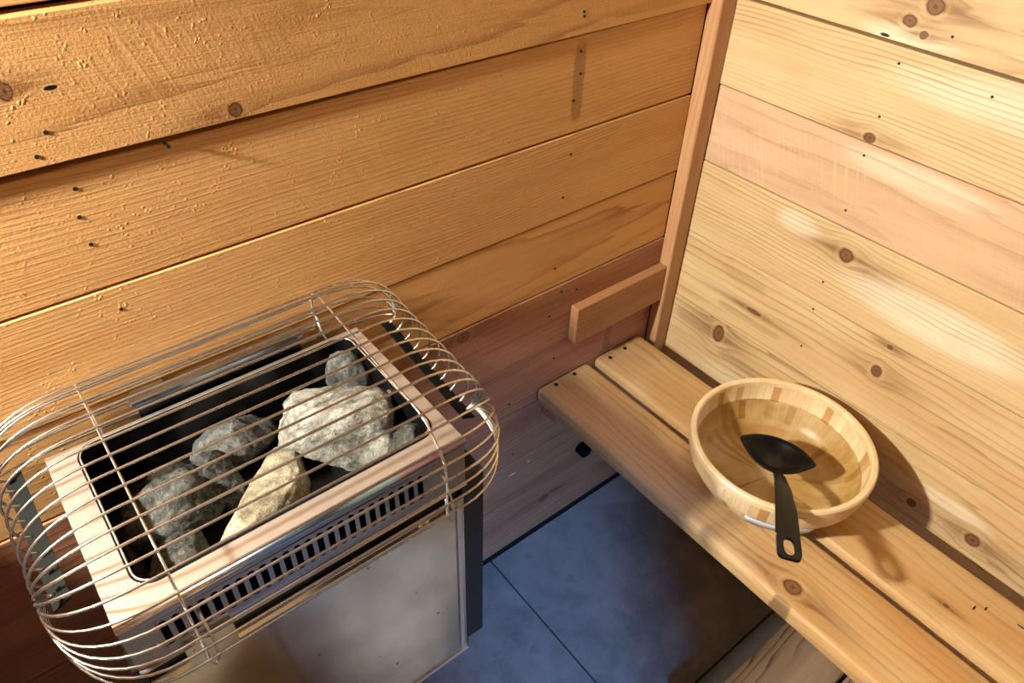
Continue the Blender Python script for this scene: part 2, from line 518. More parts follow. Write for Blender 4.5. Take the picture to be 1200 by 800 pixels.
right_boards = [
    (1.508, 1.690, 0.000, dict(F=38, style='cathedral', vc=0.04, amt=0.6, wave=0.03,
        knots=[kr(-0.425, 1.576, 1.508, 0.017, 0.014), kr(-0.392, 1.546, 1.508, 0.014, 0.011), kr(-0.423, 1.530, 1.508, 0.008, 0.007)],
        slots=[kr(-0.357, 1.513, 1.508, 0.010, 0.003)], pale=[kr(-0.40, 1.52, 1.508, 0.10, 0.02) + (0.7,)])),
    (1.324, 1.503, 0.004, dict(F=135, amt=0.55, knots=[kr(-0.397, 1.334, 1.324, 0.012, 0.010)],
        pale=[kr(-0.70, 1.46, 1.324, 0.35, 0.05) + (0.7,)])),
    (1.141, 1.3205, 0.000, dict(F=30, style='cathedral', vc=0.02, amt=0.35, pink=True, saw=1.4,
        pale=[kr(-0.50, 1.29, 1.141, 0.16, 0.03) + (0.55,)])),
    (0.948, 1.1385, 0.001, dict(F=120, amt=0.5, knots=[kr(-0.435, 1.085, 0.948, 0.017, 0.017)],
        pale=[kr(-0.63, 1.04, 0.948, 0.22, 0.055) + (0.9,), kr(-0.31, 1.10, 0.948, 0.06, 0.03) + (0.8,)])),
    (0.748, 0.9455, 0.000, dict(F=60, amt=0.5, wave=0.022, knots=[kr(-0.587, 0.866, 0.748, 0.013, 0.015), kr(-0.592, 0.938, 0.748, 0.007, 0.006), kr(-0.269, 0.831, 0.748, 0.020, 0.006)],
        stains=[kr(-0.26, 0.80, 0.748, 0.10, 0.012) + (0.3,), kr(-0.22, 0.90, 0.748, 0.07, 0.02) + (0.22,)])),
    (0.562, 0.746, 0.001, dict(F=55, amt=0.6, wave=0.025, knots=[kr(-0.192, 0.711, 0.562, 0.017, 0.026), kr(-0.909, 0.614, 0.562, 0.016, 0.016), kr(-0.775, 0.603, 0.562, 0.011, 0.011)],
        stains=[kr(-0.12, 0.70, 0.562, 0.08, 0.020) + (0.4,), kr(-0.28, 0.66, 0.562, 0.08, 0.018) + (0.35,)],
        pale=[kr(-0.85, 0.66, 0.562, 0.10, 0.02) + (0.8,), kr(-0.45, 0.60, 0.562, 0.3, 0.03) + (0.4,)])),
    (0.376, 0.560, 0.000, dict(F=90, amt=0.5)),
    (0.190, 0.374, 0.000, dict(F=90, amt=0.5)),
    (0.006, 0.188, 0.000, dict(F=90, amt=0.5)),
]
rb = []
for (zl, zh, proud, kw) in right_boards:
    pk = kw.pop('pink', False)
    mat = wood(RP if pk else RY, RP_D if pk else RY_D, RP_W if pk else RY_W, rough=0.46, spec=0.42, bump=0.3, **kw)
    rb.append(board(wall_right, (XR - proud, -0.004, zl), LENR, (0, zh - zl), (0, zh - zl), BT, ROT_R, mat, bevel=0.0010))
z = 1.692
matU = wood(RY, RY_D, RY_W, bump=0.3)
while z < ZC - 0.01:
    zt = min(z + 0.185, ZC)
    board(wall_right, (XR, -0.004, z), LENR, (0, zt - z - 0.004), (0, zt - z - 0.004), BT, ROT_R, matU)
    z += 0.187
for (bi, pts) in ((0, [(-0.47, 1.540)]), (1, [(-0.401, 1.476), (-0.401, 1.377), (-0.569, 1.471)]),
                  (2, [(-0.397, 1.296), (-0.400, 1.176)]), (3, [(-0.408, 1.001)]),
                  (4, [(-0.408, 0.925), (-0.412, 0.818)])):
    for (yy, zz) in pts:
        disc(rb[bi], (XR - right_boards[bi][2], yy, zz), 0.0025, 0.002, 'x', M_nail)

# ---- corner post
PX0, PY0 = 1.322, -0.036
bm = bmesh.new()
hexa(bm, (0, PY0, 0.0), (XR - PX0 - 0.003, -0.0005, ZC), 0.0025)
M_post = wood(srgb(196, 152, 110), srgb(132, 90, 58), srgb(180, 132, 92), F=140, amt=0.35, rough=0.6, bump=0.4)
# its grain runs up: turn the texture by building it along local x
bm.free()
bm = bmesh.new()
hexa(bm, (0, 0, 0), (ZC - 0.01, XR - PX0 - 0.004, -PY0 - 0.0005), 0.0025)
# local x -> world z, local y -> world x, local z -> world y
post = obj('trim_1', bm, M_post, None, (PX0, PY0, 0.005),
           rot=Matrix(((0, 1, 0), (0, 0, 1), (1, 0, 0))).to_euler())
tag(post, kind='structure')

# ---- floor of large tiles
def tile_mat():
    N = NT('slate_tile')
    P, x, y, z = N.coords()
    ob = N.t.nodes.new('ShaderNodeObjectInfo')
    loc = ob.outputs['Location']
    v = N.t.nodes.new('ShaderNodeVectorMath'); v.operation = 'ADD'
    N.t.links.new(P, v.inputs[0]); N.t.links.new(loc, v.inputs[1])
    q = v.outputs[0]
    n1 = N.noise(q, 4.2, 5.0, 0.58, 0.8); n2 = N.noise(q, 16.0, 4.0, 0.6, 0.4); n3 = N.noise(q, 130.0, 3.0)
    f = N.m('ADD', N.m('MULTIPLY', n1, 0.65), N.m('MULTIPLY', n2, 0.35))
    c = N.mix(N.sstep(f, 0.36, 0.66), (0.150, 0.152, 0.155), (0.275, 0.270, 0.262))
    c = N.mix(N.m('MULTIPLY', N.sstep(n2, 0.58, 0.72), 0.4), c, (0.075, 0.08, 0.088))
    c = N.mix(N.m('MULTIPLY', N.sstep(n3, 0.5, 0.8), 0.25), c, (0.33, 0.33, 0.33))
    N.bump(N.m('ADD', n2, N.m('MULTIPLY', n3, 0.3)), 0.12, 0.002)
    return N.out(c, N.lin(n1, 0.3, 0.7, 0.42, 0.6), 0.0, 0.35)


M_tile = tile_mat()
M_grout = plain('dark_grout', (0.022, 0.022, 0.024), 0.9, 0, 0.1)
bm = bmesh.new(); hexa(bm, (XL - 0.1, YF - 0.1, -0.06), (XR + 0.1, 0.10, -0.006))
floor = obj('floor', bm, M_grout)
tag(floor, kind='structure')
xs = [XL - 0.05, -1.644, -1.040, -0.436, 0.168, 0.772, XR + BT + 0.04]
ys = [YF - 0.05, -1.838, -1.234, -0.63, 0.0]
for i in range(len(xs) - 1):
    for j in range(len(ys) - 1):
        w, d = xs[i + 1] - xs[i], ys[j + 1] - ys[j]
        g = 0.0022
        bm = bmesh.new(); hexa(bm, (g, g, -0.012), (w - g, d - g - (0.007 if j == 3 else 0), 0.0), 0.0012)
        obj('tile', bm, M_tile, floor, (xs[i], ys[j], 0.0))

# ---- the rest of the cabin, out of the frame
M_far = plain('dark_stained_panel', srgb(78, 56, 40), 0.7)
bm = bmesh.new(); hexa(bm, (XL - 0.05, YF - 0.05, ZC), (XR + 0.1, 0.08, ZC + 0.05))
tag(obj('ceiling', bm, M_far), kind='structure')
bm = bmesh.new(); hexa(bm, (XL - 0.05, YF, 0.0), (XL, BT, ZC))
tag(obj('wall_back', bm, M_far), kind='structure')
bm = bmesh.new()
hexa(bm, (XL - 0.05, YF - 0.05, 0.0), (-0.31, YF, ZC))  # unseen wall; the slit left open is sized to shape the blue light
hexa(bm, (-0.18, YF - 0.05, 0.0), (XR + BT, YF, ZC))
hexa(bm, (-0.31, YF - 0.05, 2.2), (-0.18, YF, ZC))
tag(obj('wall_front', bm, M_far), kind='structure')

# ------------------------------------------------------------------ BENCH
ZB = 0.63
bench = empty('bench', (1.10, -0.02, 0.0))
tag(bench, 'low wooden bench of two varnished planks running along the right wall', 'bench')
BY = srgb(208, 178, 128); BY_D = srgb(136, 98, 58); BY_W = srgb(196, 154, 98)
LB = -YF - 0.05


def kb(x, y, x0, ru, rv):
    return ((-y) * U, (x - x0) * U, ru * U, rv * U)


m_fp = wood(BY, BY_D, BY_W, F=70, amt=0.4, rough=0.5, spec=0.35, bump=0.25, wave=0.02,
            knots=[kb(0.958, -0.739, 0.914, 0.020, 0.017)], stains=[kb(0.914, -0.747, 0.914, 0.022, 0.010) + (0.85,)])
m_bp = wood(BY, BY_D, BY_W, F=60, amt=0.35, rough=0.5, spec=0.35, bump=0.25, wave=0.022,
            knots=[kb(1.165, -0.949, 1.114, 0.006, 0.005)],
            slots=[kb(1.205, -0.985, 1.114, 0.002, 0.008), kb(1.222, -1.0, 1.114, 0.002, 0.006), kb(1.238, -1.06, 1.114, 0.009, 0.002)])
p1 = board(bench, (0.914, -0.003, ZB), LB, (0, 0.176), (0, 0.176), 0.05, ROT_H, m_fp, bevel=0.014, name='seat_plank', seg=4)
p2 = board(bench, (1.114, -0.003, ZB), LB, (0, 0.171), (0, 0.171), 0.05, ROT_H, m_bp, bevel=0.014, name='seat_plank', seg=4)
for p in (p1, p2):
    smooth_angle(p, 50)
for (p, pts) in ((p1, [(0.963, -0.024), (1.028, -0.022)]), (p2, [(1.148, -0.032), (1.207, -0.028)])):
    for (x, y) in pts:
        disc(p, (x, y, ZB), 0.0055, 0.0024, 'z', M_screw, 'screw_head', 14)
bm = bmesh.new(); hexa(bm, (0, 0, 0), (0.36, 0.055, 0.055), 0.003)
obj('support_cleat', bm, wood(LR, LR_D, LR_W, F=90, bump=0.3), bench, (0.94, -0.059, ZB - 0.105))
for x in (0.95, 1.22):
    bm = bmesh.new(); hexa(bm, (0, 0, 0), (0.055, 0.09, ZB - 0.05), 0.003)
    obj('leg', bm, wood(BY, BY_D, BY_W, F=90, bump=0.3), bench, (x, -2.0, 0.0))

# added wooden screen out of view, shades the lower heater wall
screen = empty('shade_screen', (-0.38, -0.25, 0.0))
tag(screen, 'added wooden shade screen standing unseen left of the sauna heater', 'screen')
m_sc = wood(LR, LR_D, LR_W, F=90, bump=0.3)
for k in range(3):
    bm = bmesh.new(); hexa(bm, (0, 0, 0), (1.29, 0.158, 0.025), 0.002)
    obj('board', bm, m_sc, screen, (-0.385, -0.485 + 0.16 * k, 0.0), rot=Matrix(((0, 0, -1), (0, 1, 0), (1, 0, 0))).to_euler())
bm = bmesh.new(); hexa(bm, (0, 0, 0), (0.03, 0.478, 0.06), 0.002)
obj('rail', bm, m_sc, screen, (-0.3845, -0.485, 0.9))

# little batten nailed on the heater wall beside the post
bm = bmesh.new(); hexa(bm, (0, 0, 0), (PX0 - 1.009 - 0.001, 0.108, 0.026), 0.002)
m_st = wood(srgb(178, 132, 90), srgb(126, 84, 54), srgb(162, 114, 76), F=100, amt=0.35, bump=0.35)
st = obj('wall_batten', bm, m_st, None, (1.009, -0.0005 - 0.026 - 0.003, 0.744), rot=None)
st.rotation_euler = ROT_L
st.location = Vector((1.009, -0.029, 0.744)) * U
st['u_loc'] = (1.009, -0.029, 0.744)
tag(st, 'short wooden batten nailed to the wall planks above the bench end', 'batten')
for (x, zz) in ((1.045, 0.787), (1.302, 0.81)):
    disc(st, (x, -0.0295, zz), 0.0035, 0.003, 'y', M_nail)
st.location = Vector((1.009, -0.003, 0.744)) * U
st['u_loc'] = (1.009, -0.003, 0.744)

# black ribbed plug under the bench
bm = bmesh.new()
pr = [(0, 0.0)]
for k in range(5):
    pr += [(0.020, 0.006 * k), (0.020, 0.006 * k + 0.004), (0.017, 0.006 * k + 0.0045), (0.017, 0.006 * k + 0.006)]
pr += [(0.012, 0.032), (0, 0.032)]
lathe(bm, pr, 28)
bm.transform(Matrix.Rotation(PI / 2, 4, 'X'))
tag(obj('cable_gland', bm, M_plastic, None, (1.108, -0.0025, 0.275)), 'small black ribbed plastic plug on the wall under the bench', 'plug')

# weathered low step board in the bottom of the picture
step = empty('floor_step', (1.10, -0.80, 0.0))
tag(step, 'weathered grey-brown wooden step board under the bench at the bottom edge', 'step')
m_ws = wood(srgb(166, 144, 118), srgb(92, 74, 58), srgb(138, 118, 96), F=55, style='cathedral', vc=0.03, amt=0.75, rough=0.75, spec=0.15,
            bump=0.6, wave=0.03, knots=[(0.07, 0.03, 0.008, 0.008)])
ZS = 0.13
for k in range(3):
    bm = bmesh.new(); hexa(bm, (0, 0, -0.03), (0.50, 0.172, 0.0), 0.004, 2)
    obj('step_board', bm, m_ws, step, (0.85, -0.697 - 0.172 - k * 0.18, ZS))
for x in (0.88, 1.25):
    bm = bmesh.new(); hexa(bm, (0, 0, 0), (0.05, 0.53, ZS - 0.03), 0.003)
    obj('step_bearer', bm, m_ws, step, (x, -1.235, 0.0))

# ------------------------------------------------------------------ BOWL
BC = (1.138, -0.547, ZB)


def bamboo():
    N = NT('laminated_bamboo')
    P, x, y, z = N.coords()
    ang = N.m('ARCTAN2', y, x)
    rad = N.m('SQRT', N.m('ADD', N.m('MULTIPLY', x, x), N.m('MULTIPLY', y, y)))
    band = N.m('FLOOR', N.m('MULTIPLY', N.m('ADD', z, -0.002), 1 / (0.041 * U)))
    a2 = N.m('ADD', N.m('MULTIPLY', ang, 64 / (2 * PI)), N.m('MULTIPLY', band, 0.37))
    cell = N.m('FLOOR', a2)
    rnd = N.white(N.comb(cell, band, 3.0))
    # staves laid side by side on the flat bottom
    bx = N.m('FLOOR', N.m('MULTIPLY', N.m('ADD', N.m('MULTIPLY', x, 0.8), N.m('MULTIPLY', y, 0.6)), 1 / 0.022))
    rndb = N.white(N.comb(bx, 1.0, 9.0))
    isb = N.m('MULTIPLY', N.m('LESS_THAN', rad, 0.148 * U), N.m('LESS_THAN', z, 0.034 * U))
    r = N.m('MULTIPLY', 0.85, N.m('ADD', N.m('MULTIPLY', rnd, N.m('SUBTRACT', 1.0, isb)), N.m('MULTIPLY', rndb, isb)))
    c = N.mix(r, srgb(238, 218, 176), srgb(218, 188, 138))
    c = N.mix(N.sstep(N.white(N.comb(cell, band, 8.0)), 0.82, 1.0), c, srgb(190, 146, 88))
    fr = N.m('FRACT', a2)
    ln = N.m('MULTIPLY', N.m('SUBTRACT', 1.0, N.sstep(fr, 0.0, 0.07)), N.m('SUBTRACT', 1.0, isb))
    c = N.mix(N.m('MULTIPLY', ln, 0.45), c, srgb(150, 100, 50))
    gw = N.noise(N.comb(N.m('MULTIPLY', ang, 70.0), N.m('MULTIPLY', z, 60.0), rad), 1.0, 2.0)
    gb = N.noise(N.comb(N.m('MULTIPLY', N.m('SUBTRACT', N.m('MULTIPLY', x, 0.6), N.m('MULTIPLY', y, 0.8)), 30.0), N.m('MULTIPLY', N.m('ADD', N.m('MULTIPLY', x, 0.8), N.m('MULTIPLY', y, 0.6)), 420.0), 0.0), 1.0, 2.0)
    g = N.m('ADD', N.m('MULTIPLY', gw, N.m('SUBTRACT', 1.0, isb)), N.m('MULTIPLY', gb, isb))
    inside = N.m('MULTIPLY', N.m('LESS_THAN', z, 0.088 * U), N.m('LESS_THAN', rad, N.m('ADD', 0.114 * U, N.m('SUBTRACT', N.m('MULTIPLY', z, 1.25), N.m('MULTIPLY', N.m('MULTIPLY', z, z), 5.3 / U)))))
    wet = N.m('MULTIPLY', inside, N.m('MULTIPLY', N.sstep(N.noise(P, 11.0, 3.0, 0.6), 0.25, 0.7), 1.0))
    c = N.mix(wet, c, N.mix(1.0, c, srgb(204, 178, 124), 'MULTIPLY'))
    c = N.mix(N.m('MULTIPLY', N.sstep(g, 0.45, 0.8), 0.25), c, srgb(160, 108, 56))
    N.bump(g, 0.08, 0.001)
    return N.out(c, 0.36, 0.0, 0.45)


def bamboo_rim():
    N = NT('bamboo_rim')
    P, x, y, z = N.coords()
    ang = N.m('ARCTAN2', y, x)
    g = N.noise(N.comb(N.m('MULTIPLY', ang, 8.0), N.m('MULTIPLY', z, 250.0), 0.0), 1.0, 2.0)
    cell = N.m('FLOOR', N.m('MULTIPLY', ang, 34 / (2 * PI)))
    c = N.mix(N.white(N.comb(cell, 2.0, 0.0)), srgb(244, 226, 186), srgb(234, 210, 160))
    c = N.mix(N.m('MULTIPLY', g, 0.35), c, srgb(200, 150, 84))
    return N.out(c, 0.36, 0.0, 0.45)


bowl = empty('serving_bowl', BC)
tag(bowl, 'round laminated bamboo bowl filled with water standing on the bench', 'bowl')
bm = bmesh.new()
lathe(bm, [(0, 0.001), (0.118, 0.001), (0.134, 0.006), (0.152, 0.024), (0.170, 0.052), (0.180, 0.074), (0.1835, 0.082),
           (0.1875, 0.084), (0.1905, 0.096), (0.1935, 0.116), (0.194, 0.128), (0.180, 0.128), (0.1795, 0.112),
           (0.176, 0.090), (0.166, 0.060), (0.154, 0.042), (0.140, 0.030), (0.115, 0.021), (0, 0.018)], 128)
smooth_angle(obj('bowl_body', bm, bamboo(), bowl, BC), 35)
bm = bmesh.new()
lathe(bm, [(0.1798, 0.1279), (0.194, 0.1279), (0.1938, 0.137), (0.1905, 0.1405), (0.1835, 0.1405), (0.180, 0.137), (0.1798, 0.1279)], 128)
smooth_angle(obj('rim', bm, bamboo_rim(), bowl, BC), 35)
# sticker wrapped on the outside, on the side of the heater
bm = bmesh.new()
rows = []
for k in range(13):
    a = math.radians(-163 + 44 * k / 12)
    rr = []
    for (r, zz) in ((0.1715, 0.047), (0.1850, 0.080)):
        rr.append(bm.verts.new((r * math.cos(a), r * math.sin(a), zz)))
    rows.append(rr)
for a, b in zip(rows, rows[1:]):
    bm.faces.new((a[0], b[0], b[1], a[1]))
lab = obj('sticker', bm, plain('pale_sticker', srgb(205, 212, 235), 0.4), bowl, BC, smooth=True)
lab['label'] = 'pale bluish paper sticker'
so = lab.modifiers.new('t', 'SOLIDIFY'); so.thickness = 0.0006; so.offset = 1

# water surface
N = NT('still_water')
N.t.nodes.remove(N.b)
tr = N.t.nodes.new('ShaderNodeBsdfTransparent'); tr.inputs[0].default_value = (0.93, 0.95, 0.93, 1)
gl = N.t.nodes.new('ShaderNodeBsdfGlossy'); gl.inputs['Roughness'].default_value = 0.01
geo = N.t.nodes.new('ShaderNodeNewGeometry')
dt = N.t.nodes.new('ShaderNodeVectorMath'); dt.operation = 'DOT_PRODUCT'
N.t.links.new(geo.outputs['Incoming'], dt.inputs[0]); N.t.links.new(geo.outputs['Normal'], dt.inputs[1])
fr5 = N.m('POWER', N.m('SUBTRACT', 1.0, N.m('ABSOLUTE', dt.outputs['Value'])), 5.0)
frs = N.m('ADD', 0.02, N.m('MULTIPLY', 0.98, fr5))     # Schlick reflectance of water
mx = N.t.nodes.new('ShaderNodeMixShader')
N.t.links.new(frs, mx.inputs[0]); N.t.links.new(tr.outputs[0], mx.inputs[1]); N.t.links.new(gl.outputs[0], mx.inputs[2])
outn = [n for n in N.t.nodes if n.type == 'OUTPUT_MATERIAL'][0]
N.t.links.new(mx.outputs[0], outn.inputs[0])
ZW = 0.088
bm = bmesh.new()
lathe(bm, [(0, ZW), (0.1752, ZW)], 96)
tag(obj('water', bm, N.mat, None, BC), 'clear still water filling the bamboo bowl', 'water')

# ------------------------------------------------------------------ LADLE
ladle = empty('ladle', (1.128, -0.545, ZB + 0.09))
tag(ladle, 'black plastic ladle lying in the water bowl with its handle over the rim', 'ladle')
tip = Vector((0.862, -0.743, 0.815))
neck = Vector((1.090, -0.580, 0.715))
# scoop: pointed oval shell; long axis across the handle
bm = bmesh.new()
hd = (Vector((1.128, -0.532, 0)) - Vector((neck.x, neck.y, 0))).normalized()
ax = Vector((0.385, -0.92, 0)).normalized()          # pointed ends
bx = Vector((-ax.y, ax.x, 0))
cen = Vector((1.120, -0.552, ZB + 0.108))
n1, n2 = 40, 8
rings = []
for i in range(n2 + 1):
    s = i / n2
    ring = []
    for k in range(n1):
        a = 2 * PI * k / n1
        ca, sa = math.cos(a), math.sin(a)
        px = 0.073 * ca * (1 + 0.10 * abs(ca) ** 8)
        py = 0.052 * (abs(sa) ** 1.35) * (1 if sa > 0 else -1)
        d = 0.026 * (1 - s * s)
        zz = 0.012 * (ca * ca) * s - d
        p = cen + ax * px * s + bx * py * s + Vector((0, 0, zz))
        ring.append(bm.verts.new(p) if i else None)
    if i == 0:
        ring = [bm.verts.new(cen + Vector((0, 0, -0.026)))]
    rings.append(ring)
for a, b in zip(rings, rings[1:]):
    for k in range(n1):
        j = (k + 1) % n1
        if len(a) == 1: bm.faces.new((a[0], b[k], b[j]))
        else: bm.faces.new((a[k], b[k], b[j], a[j]))
O = Vector(ladle['u_loc'])
bmesh.ops.translate(bm, vec=-O, verts=bm.verts)
sc = obj('scoop', bm, M_plastic, ladle, tuple(O), smooth=True)
so = sc.modifiers.new('t', 'SOLIDIFY'); so.thickness = 0.002; so.offset = 0
# handle: flat tapering bar with a hanging hole
bm = bmesh.new()
start = Vector((1.112, -0.563, 0.701))
start = Vector((1.095, -0.578, 0.722))
path = [start, Vector((1.072, -0.595, 0.742)), Vector((1.020, -0.630, 0.776)), Vector((0.960, -0.672, 0.802)), Vector((0.900, -0.712, 0.822)), Vector((0.848, -0.748, 0.838))]
tip = path[-1]
wid = [0.008, 0.0105, 0.0155, 0.020, 0.0215, 0.020]
thk = [0.010, 0.010, 0.008, 0.007, 0.006, 0.006]
up0 = Vector((0, 0, 1))
secs = []
for i, p in enumerate(path):
    t = (path[min(i + 1, len(path) - 1)] - path[max(i - 1, 0)]).normalized()
    side = t.cross(up0).normalized(); up = side.cross(t)
    w, h = wid[i], thk[i]
    c = 0.35 * w
    secs.append([bm.verts.new(p + side * sx + up * sz - O) for sx, sz in
                 ((-w, -h * .5), (-w, h * .2), (-w + c, h * .5), (w - c, h * .5), (w, h * .2), (w, -h * .5), (w - c, -h * .5), (-w + c, -h * .5))])
for a, b in zip(secs[:-1], secs[1:-1]):
    for k in range(8):
        bm.faces.new((a[k], a[(k + 1) % 8], b[(k + 1) % 8], b[k]))
bm.faces.new(list(reversed(secs[0])))
last_sec = secs[-2]
bm.faces.new(last_sec)
for v in secs[-1]:
    bm.verts.remove(v)
ho = obj('handle', bm, M_plastic, ladle, tuple(O))
smooth_angle(ho, 35)
# end of the handle, a ring plate with a real slot
bm = bmesh.new()
e0 = path[-2]; t = (tip - e0).normalized()
side = t.cross(up0).normalized(); up = side.cross(t)
Lh = (tip - e0).length
outer = []; inner = []
NO = 32
w = 0.0210
c0 = Lh * 0.50
for k in range(NO):
    a = 2 * PI * k / NO
    ca, sa = math.cos(a), math.sin(a)
    # rounded rectangle outline by superellipse
    pw = 0.42
    ox = (abs(ca) ** pw) * (1 if ca > 0 else -1) * (Lh * 0.56)
    oy = (abs(sa) ** pw) * (1 if sa > 0 else -1) * w
    ix = (abs(ca) ** 0.8) * (1 if ca > 0 else -1) * (Lh * 0.36) + Lh * 0.06
    iy = (abs(sa) ** 0.8) * (1 if sa > 0 else -1) * w * 0.46
    outer.append((ox + c0, oy)); inner.append((ix + c0, iy))
th = 0.003
lay = []
for zt in (-th, th):
    lay.append(([bm.verts.new(e0 + t * q[0] + side * q[1] + up * zt - O) for q in outer],
                [bm.verts.new(e0 + t * q[0] + side * q[1] + up * zt - O) for q in inner]))
for k in range(NO):
    j = (k + 1) % NO
    (o0, i0), (o1, i1) = lay
    bm.faces.new((o0[k], o0[j], i0[j], i0[k])); bm.faces.new((o1[k], i1[k], i1[j], o1[j]))
    bm.faces.new((o0[k], o1[k], o1[j], o0[j])); bm.faces.new((i0[k], i0[j], i1[j], i1[k]))
he = obj('handle_eye', bm, M_plastic, ladle, tuple(O))

# ------------------------------------------------------------------ HEATER
HX0, HX1 = -0.077, 0.432       # rim, outside
HY0, HY1 = -0.374, -0.050      # front, back
HZ = 1.090
H0 = (0.178, -0.21, 0.43)
heater = empty('sauna_heater', H0)
tag(heater, 'stainless steel electric sauna heater with open stone box under a wire guard', 'heater')
M_rim = steel('worn_rim_steel', (0.76, 0.71, 0.65), 0.36, 0.10, bump=0.15)
M_rim.node_tree.nodes['Principled BSDF'].inputs['Metallic'].default_value = 0.8
M_panel = steel('front_panel_steel', (0.78, 0.66, 0.48), 0.11, 0.06, specks=True)
M_dark = plain('dark_casing', (0.035, 0.034, 0.036), 0.32, 0.85)
M_wire = steel('cage_wire_steel', (0.82, 0.80, 0.76), 0.28, 0.1)
M_plate = plain('sooty_end_plate', (0.010, 0.0115, 0.0105), 0.8, 0.0, 0.05)


def hobj(name, bm, mat, parent=heater, smooth=False):
    bmesh.ops.translate(bm, vec=-Vector(H0), verts=bm.verts)
    return obj(name, bm, mat, parent, H0, smooth)


# casing behind the front panel (dark sides)
bm = bmesh.new()
prism(bm, [(-0.086, -0.362), (0.478, -0.362), (0.478, -0.075), (0.44, -0.05), (-0.07, -0.05), (-0.086, -0.075)], 0.458, 0.975)
hobj('casing', bm, M_dark)
bm = bmesh.new(); hexa(bm, (-0.07, -0.366, 0.425), (0.44, -0.07, 0.4585), 0.004)
hobj('bottom_tray', bm, M_dark)
# lower front panel
bm = bmesh.new()
hexa(bm, (-0.078, -0.372, 0.450), (0.432, -0.3615, 0.945), 0.002)
fp = hobj('front_panel', bm, M_panel)
bm = bmesh.new()
poly = round_rect(-0.055, 0.409, 0.525, 0.938, 0.05, 10, (1, 1, 0, 0))
prism(bm, poly, 0, 0.004)
top = [f for f in bm.faces if abs(f.calc_center_median().z - 0.004) < 1e-6]
bmesh.ops.bevel(bm, geom=[e for f in top for e in f.edges], offset=0.003, segments=2, affect='EDGES')
bm.transform(Matrix.Translation((0, -0.3715, 0)) @ Matrix(((1, 0, 0, 0), (0, 0, -1, 0), (0, 1, 0, 0), (0, 0, 0, 1))))
hobj('embossed_field', bm, M_panel, fp)
bm = bmesh.new(); hexa(bm, (0.414, -0.3765, 0.46), (0.4235, -0.371, 0.93), 0.002, 2)
hobj('edge_strip', bm, M_rim, fp)
bm = bmesh.new(); hexa(bm, (-0.078, -0.377, 0.447), (0.433, -0.371, 0.4525), 0.0015)
hobj('bottom_hem', bm, M_rim, fp)

# rim frame around the stone box (one sheet with a rounded opening)
IX0, IX1, IY0, IY1 = -0.040, 0.410, -0.340, -0.048
bm = bmesh.new()
inn = round_rect(IX0, IX1, IY0, IY1, 0.030, 8)
outr = []
cx, cy = (IX0 + IX1) / 2, (IY0 + IY1) / 2
for i, (x, y) in enumerate(inn):
    q = i // 9
    tq = (i % 9) / 8
    if q == 0: outr.append((HX0, IY0 + 0.03 * (1 - tq) - 0.0) if tq < 0.5 else (IX0 + 0.03 * tq, HY0))
    elif q == 1: outr.append((IX1 - 0.03 * (1 - tq), HY0) if tq < 0.5 else (HX1, IY0 + 0.03 * tq))
    elif q == 2: outr.append((HX1, IY1 - 0.03 * (1 - tq)) if tq < 0.5 else (IX1 - 0.03 * tq, IY1 + 0.004))
    else: outr.append((IX0 + 0.03 * (1 - tq), IY1 + 0.004) if tq < 0.5 else (HX0, IY1 - 0.03 * tq))
for c_i, p in ((4, (HX0, HY0)), (13, (HX1, HY0)), (22, (HX1, IY1 + 0.004)), (31, (HX0, IY1 + 0.004))):
    outr[c_i] = p
vi = [bm.verts.new((x, y, HZ)) for x, y in inn]
vo = [bm.verts.new((x, y, HZ)) for x, y in outr]
vl = [bm.verts.new((x, y, HZ - 0.012)) for x, y in inn]
n = len(inn)
for i in range(n):
    j = (i + 1) % n
    bm.faces.new((vo[i], vo[j], vi[j], vi[i]))
    bm.faces.new((vi[i], vi[j], vl[j], vl[i]))
rimo = hobj('rim_frame', bm, M_rim)
so = rimo.modifiers.new('t', 'SOLIDIFY'); so.thickness = 0.0012; so.offset = -1
# sides of the upper housing
for (nm, x0, x1) in (('upper_side', HX0, HX0 + 0.004), ('upper_side', HX1 - 0.004, HX1)):
    bm = bmesh.new()
    hexa(bm, (x0, HY0 + 0.003, 0.93), (x1, IY1 + 0.004, HZ - 0.001))
    hobj(nm, bm, M_dark)
# apron with a row of slots (real holes)
bm = bmesh.new()
ya = HY0
NS = 24
xa, pitch = -0.030, 0.01650
zc_, sh, sw_ = 1.034, 0.0270, 0.0048


def q4(pts):
    return bm.faces.new([bm.verts.new((x, ya, zz)) for x, zz in pts])


zb_, zt_ = zc_ - sh - 0.008, zc_ + sh + 0.006
for s in range(NS):
    cx = xa + s * pitch
    x0, x1 = cx - pitch / 2, cx + pitch / 2
    hole = []
    for k in range(7): hole.append((cx + sw_ * math.cos(PI * k / 6), zc_ + sh - sw_ + sw_ * math.sin(PI * k / 6)))
    for k in range(7): hole.append((cx - sw_ * math.cos(PI * k / 6), zc_ - sh + sw_ - sw_ * math.sin(PI * k / 6)))
    ring = []
    for i, (hx, hz) in enumerate(hole):
        if i == 0: ring.append((x1, hz))
        elif i == 6: ring.append((x0, hz))
        elif i == 7: ring.append((x0, hz))
        elif i == 13: ring.append((x1, hz))
        elif i < 6: ring.append((x1 - (x1 - x0) * (i - 1) / 4, zt_))
        else: ring.append((x0 + (x1 - x0) * (i - 8) / 4, zb_))
    hv = [bm.verts.new((p[0], ya, p[1])) for p in hole]
    rv = [bm.verts.new((p[0], ya, p[1])) for p in ring]
    for i in range(14):
        j = (i + 1) % 14
        bm.faces.new((rv[i], rv[j], hv[j], hv[i]))
xe0, xe1 = xa - pitch / 2, xa + (NS - 0.5) * pitch
q4([(HX0, zb_), (xe0, zb_), (xe0, zt_), (HX0, zt_)])
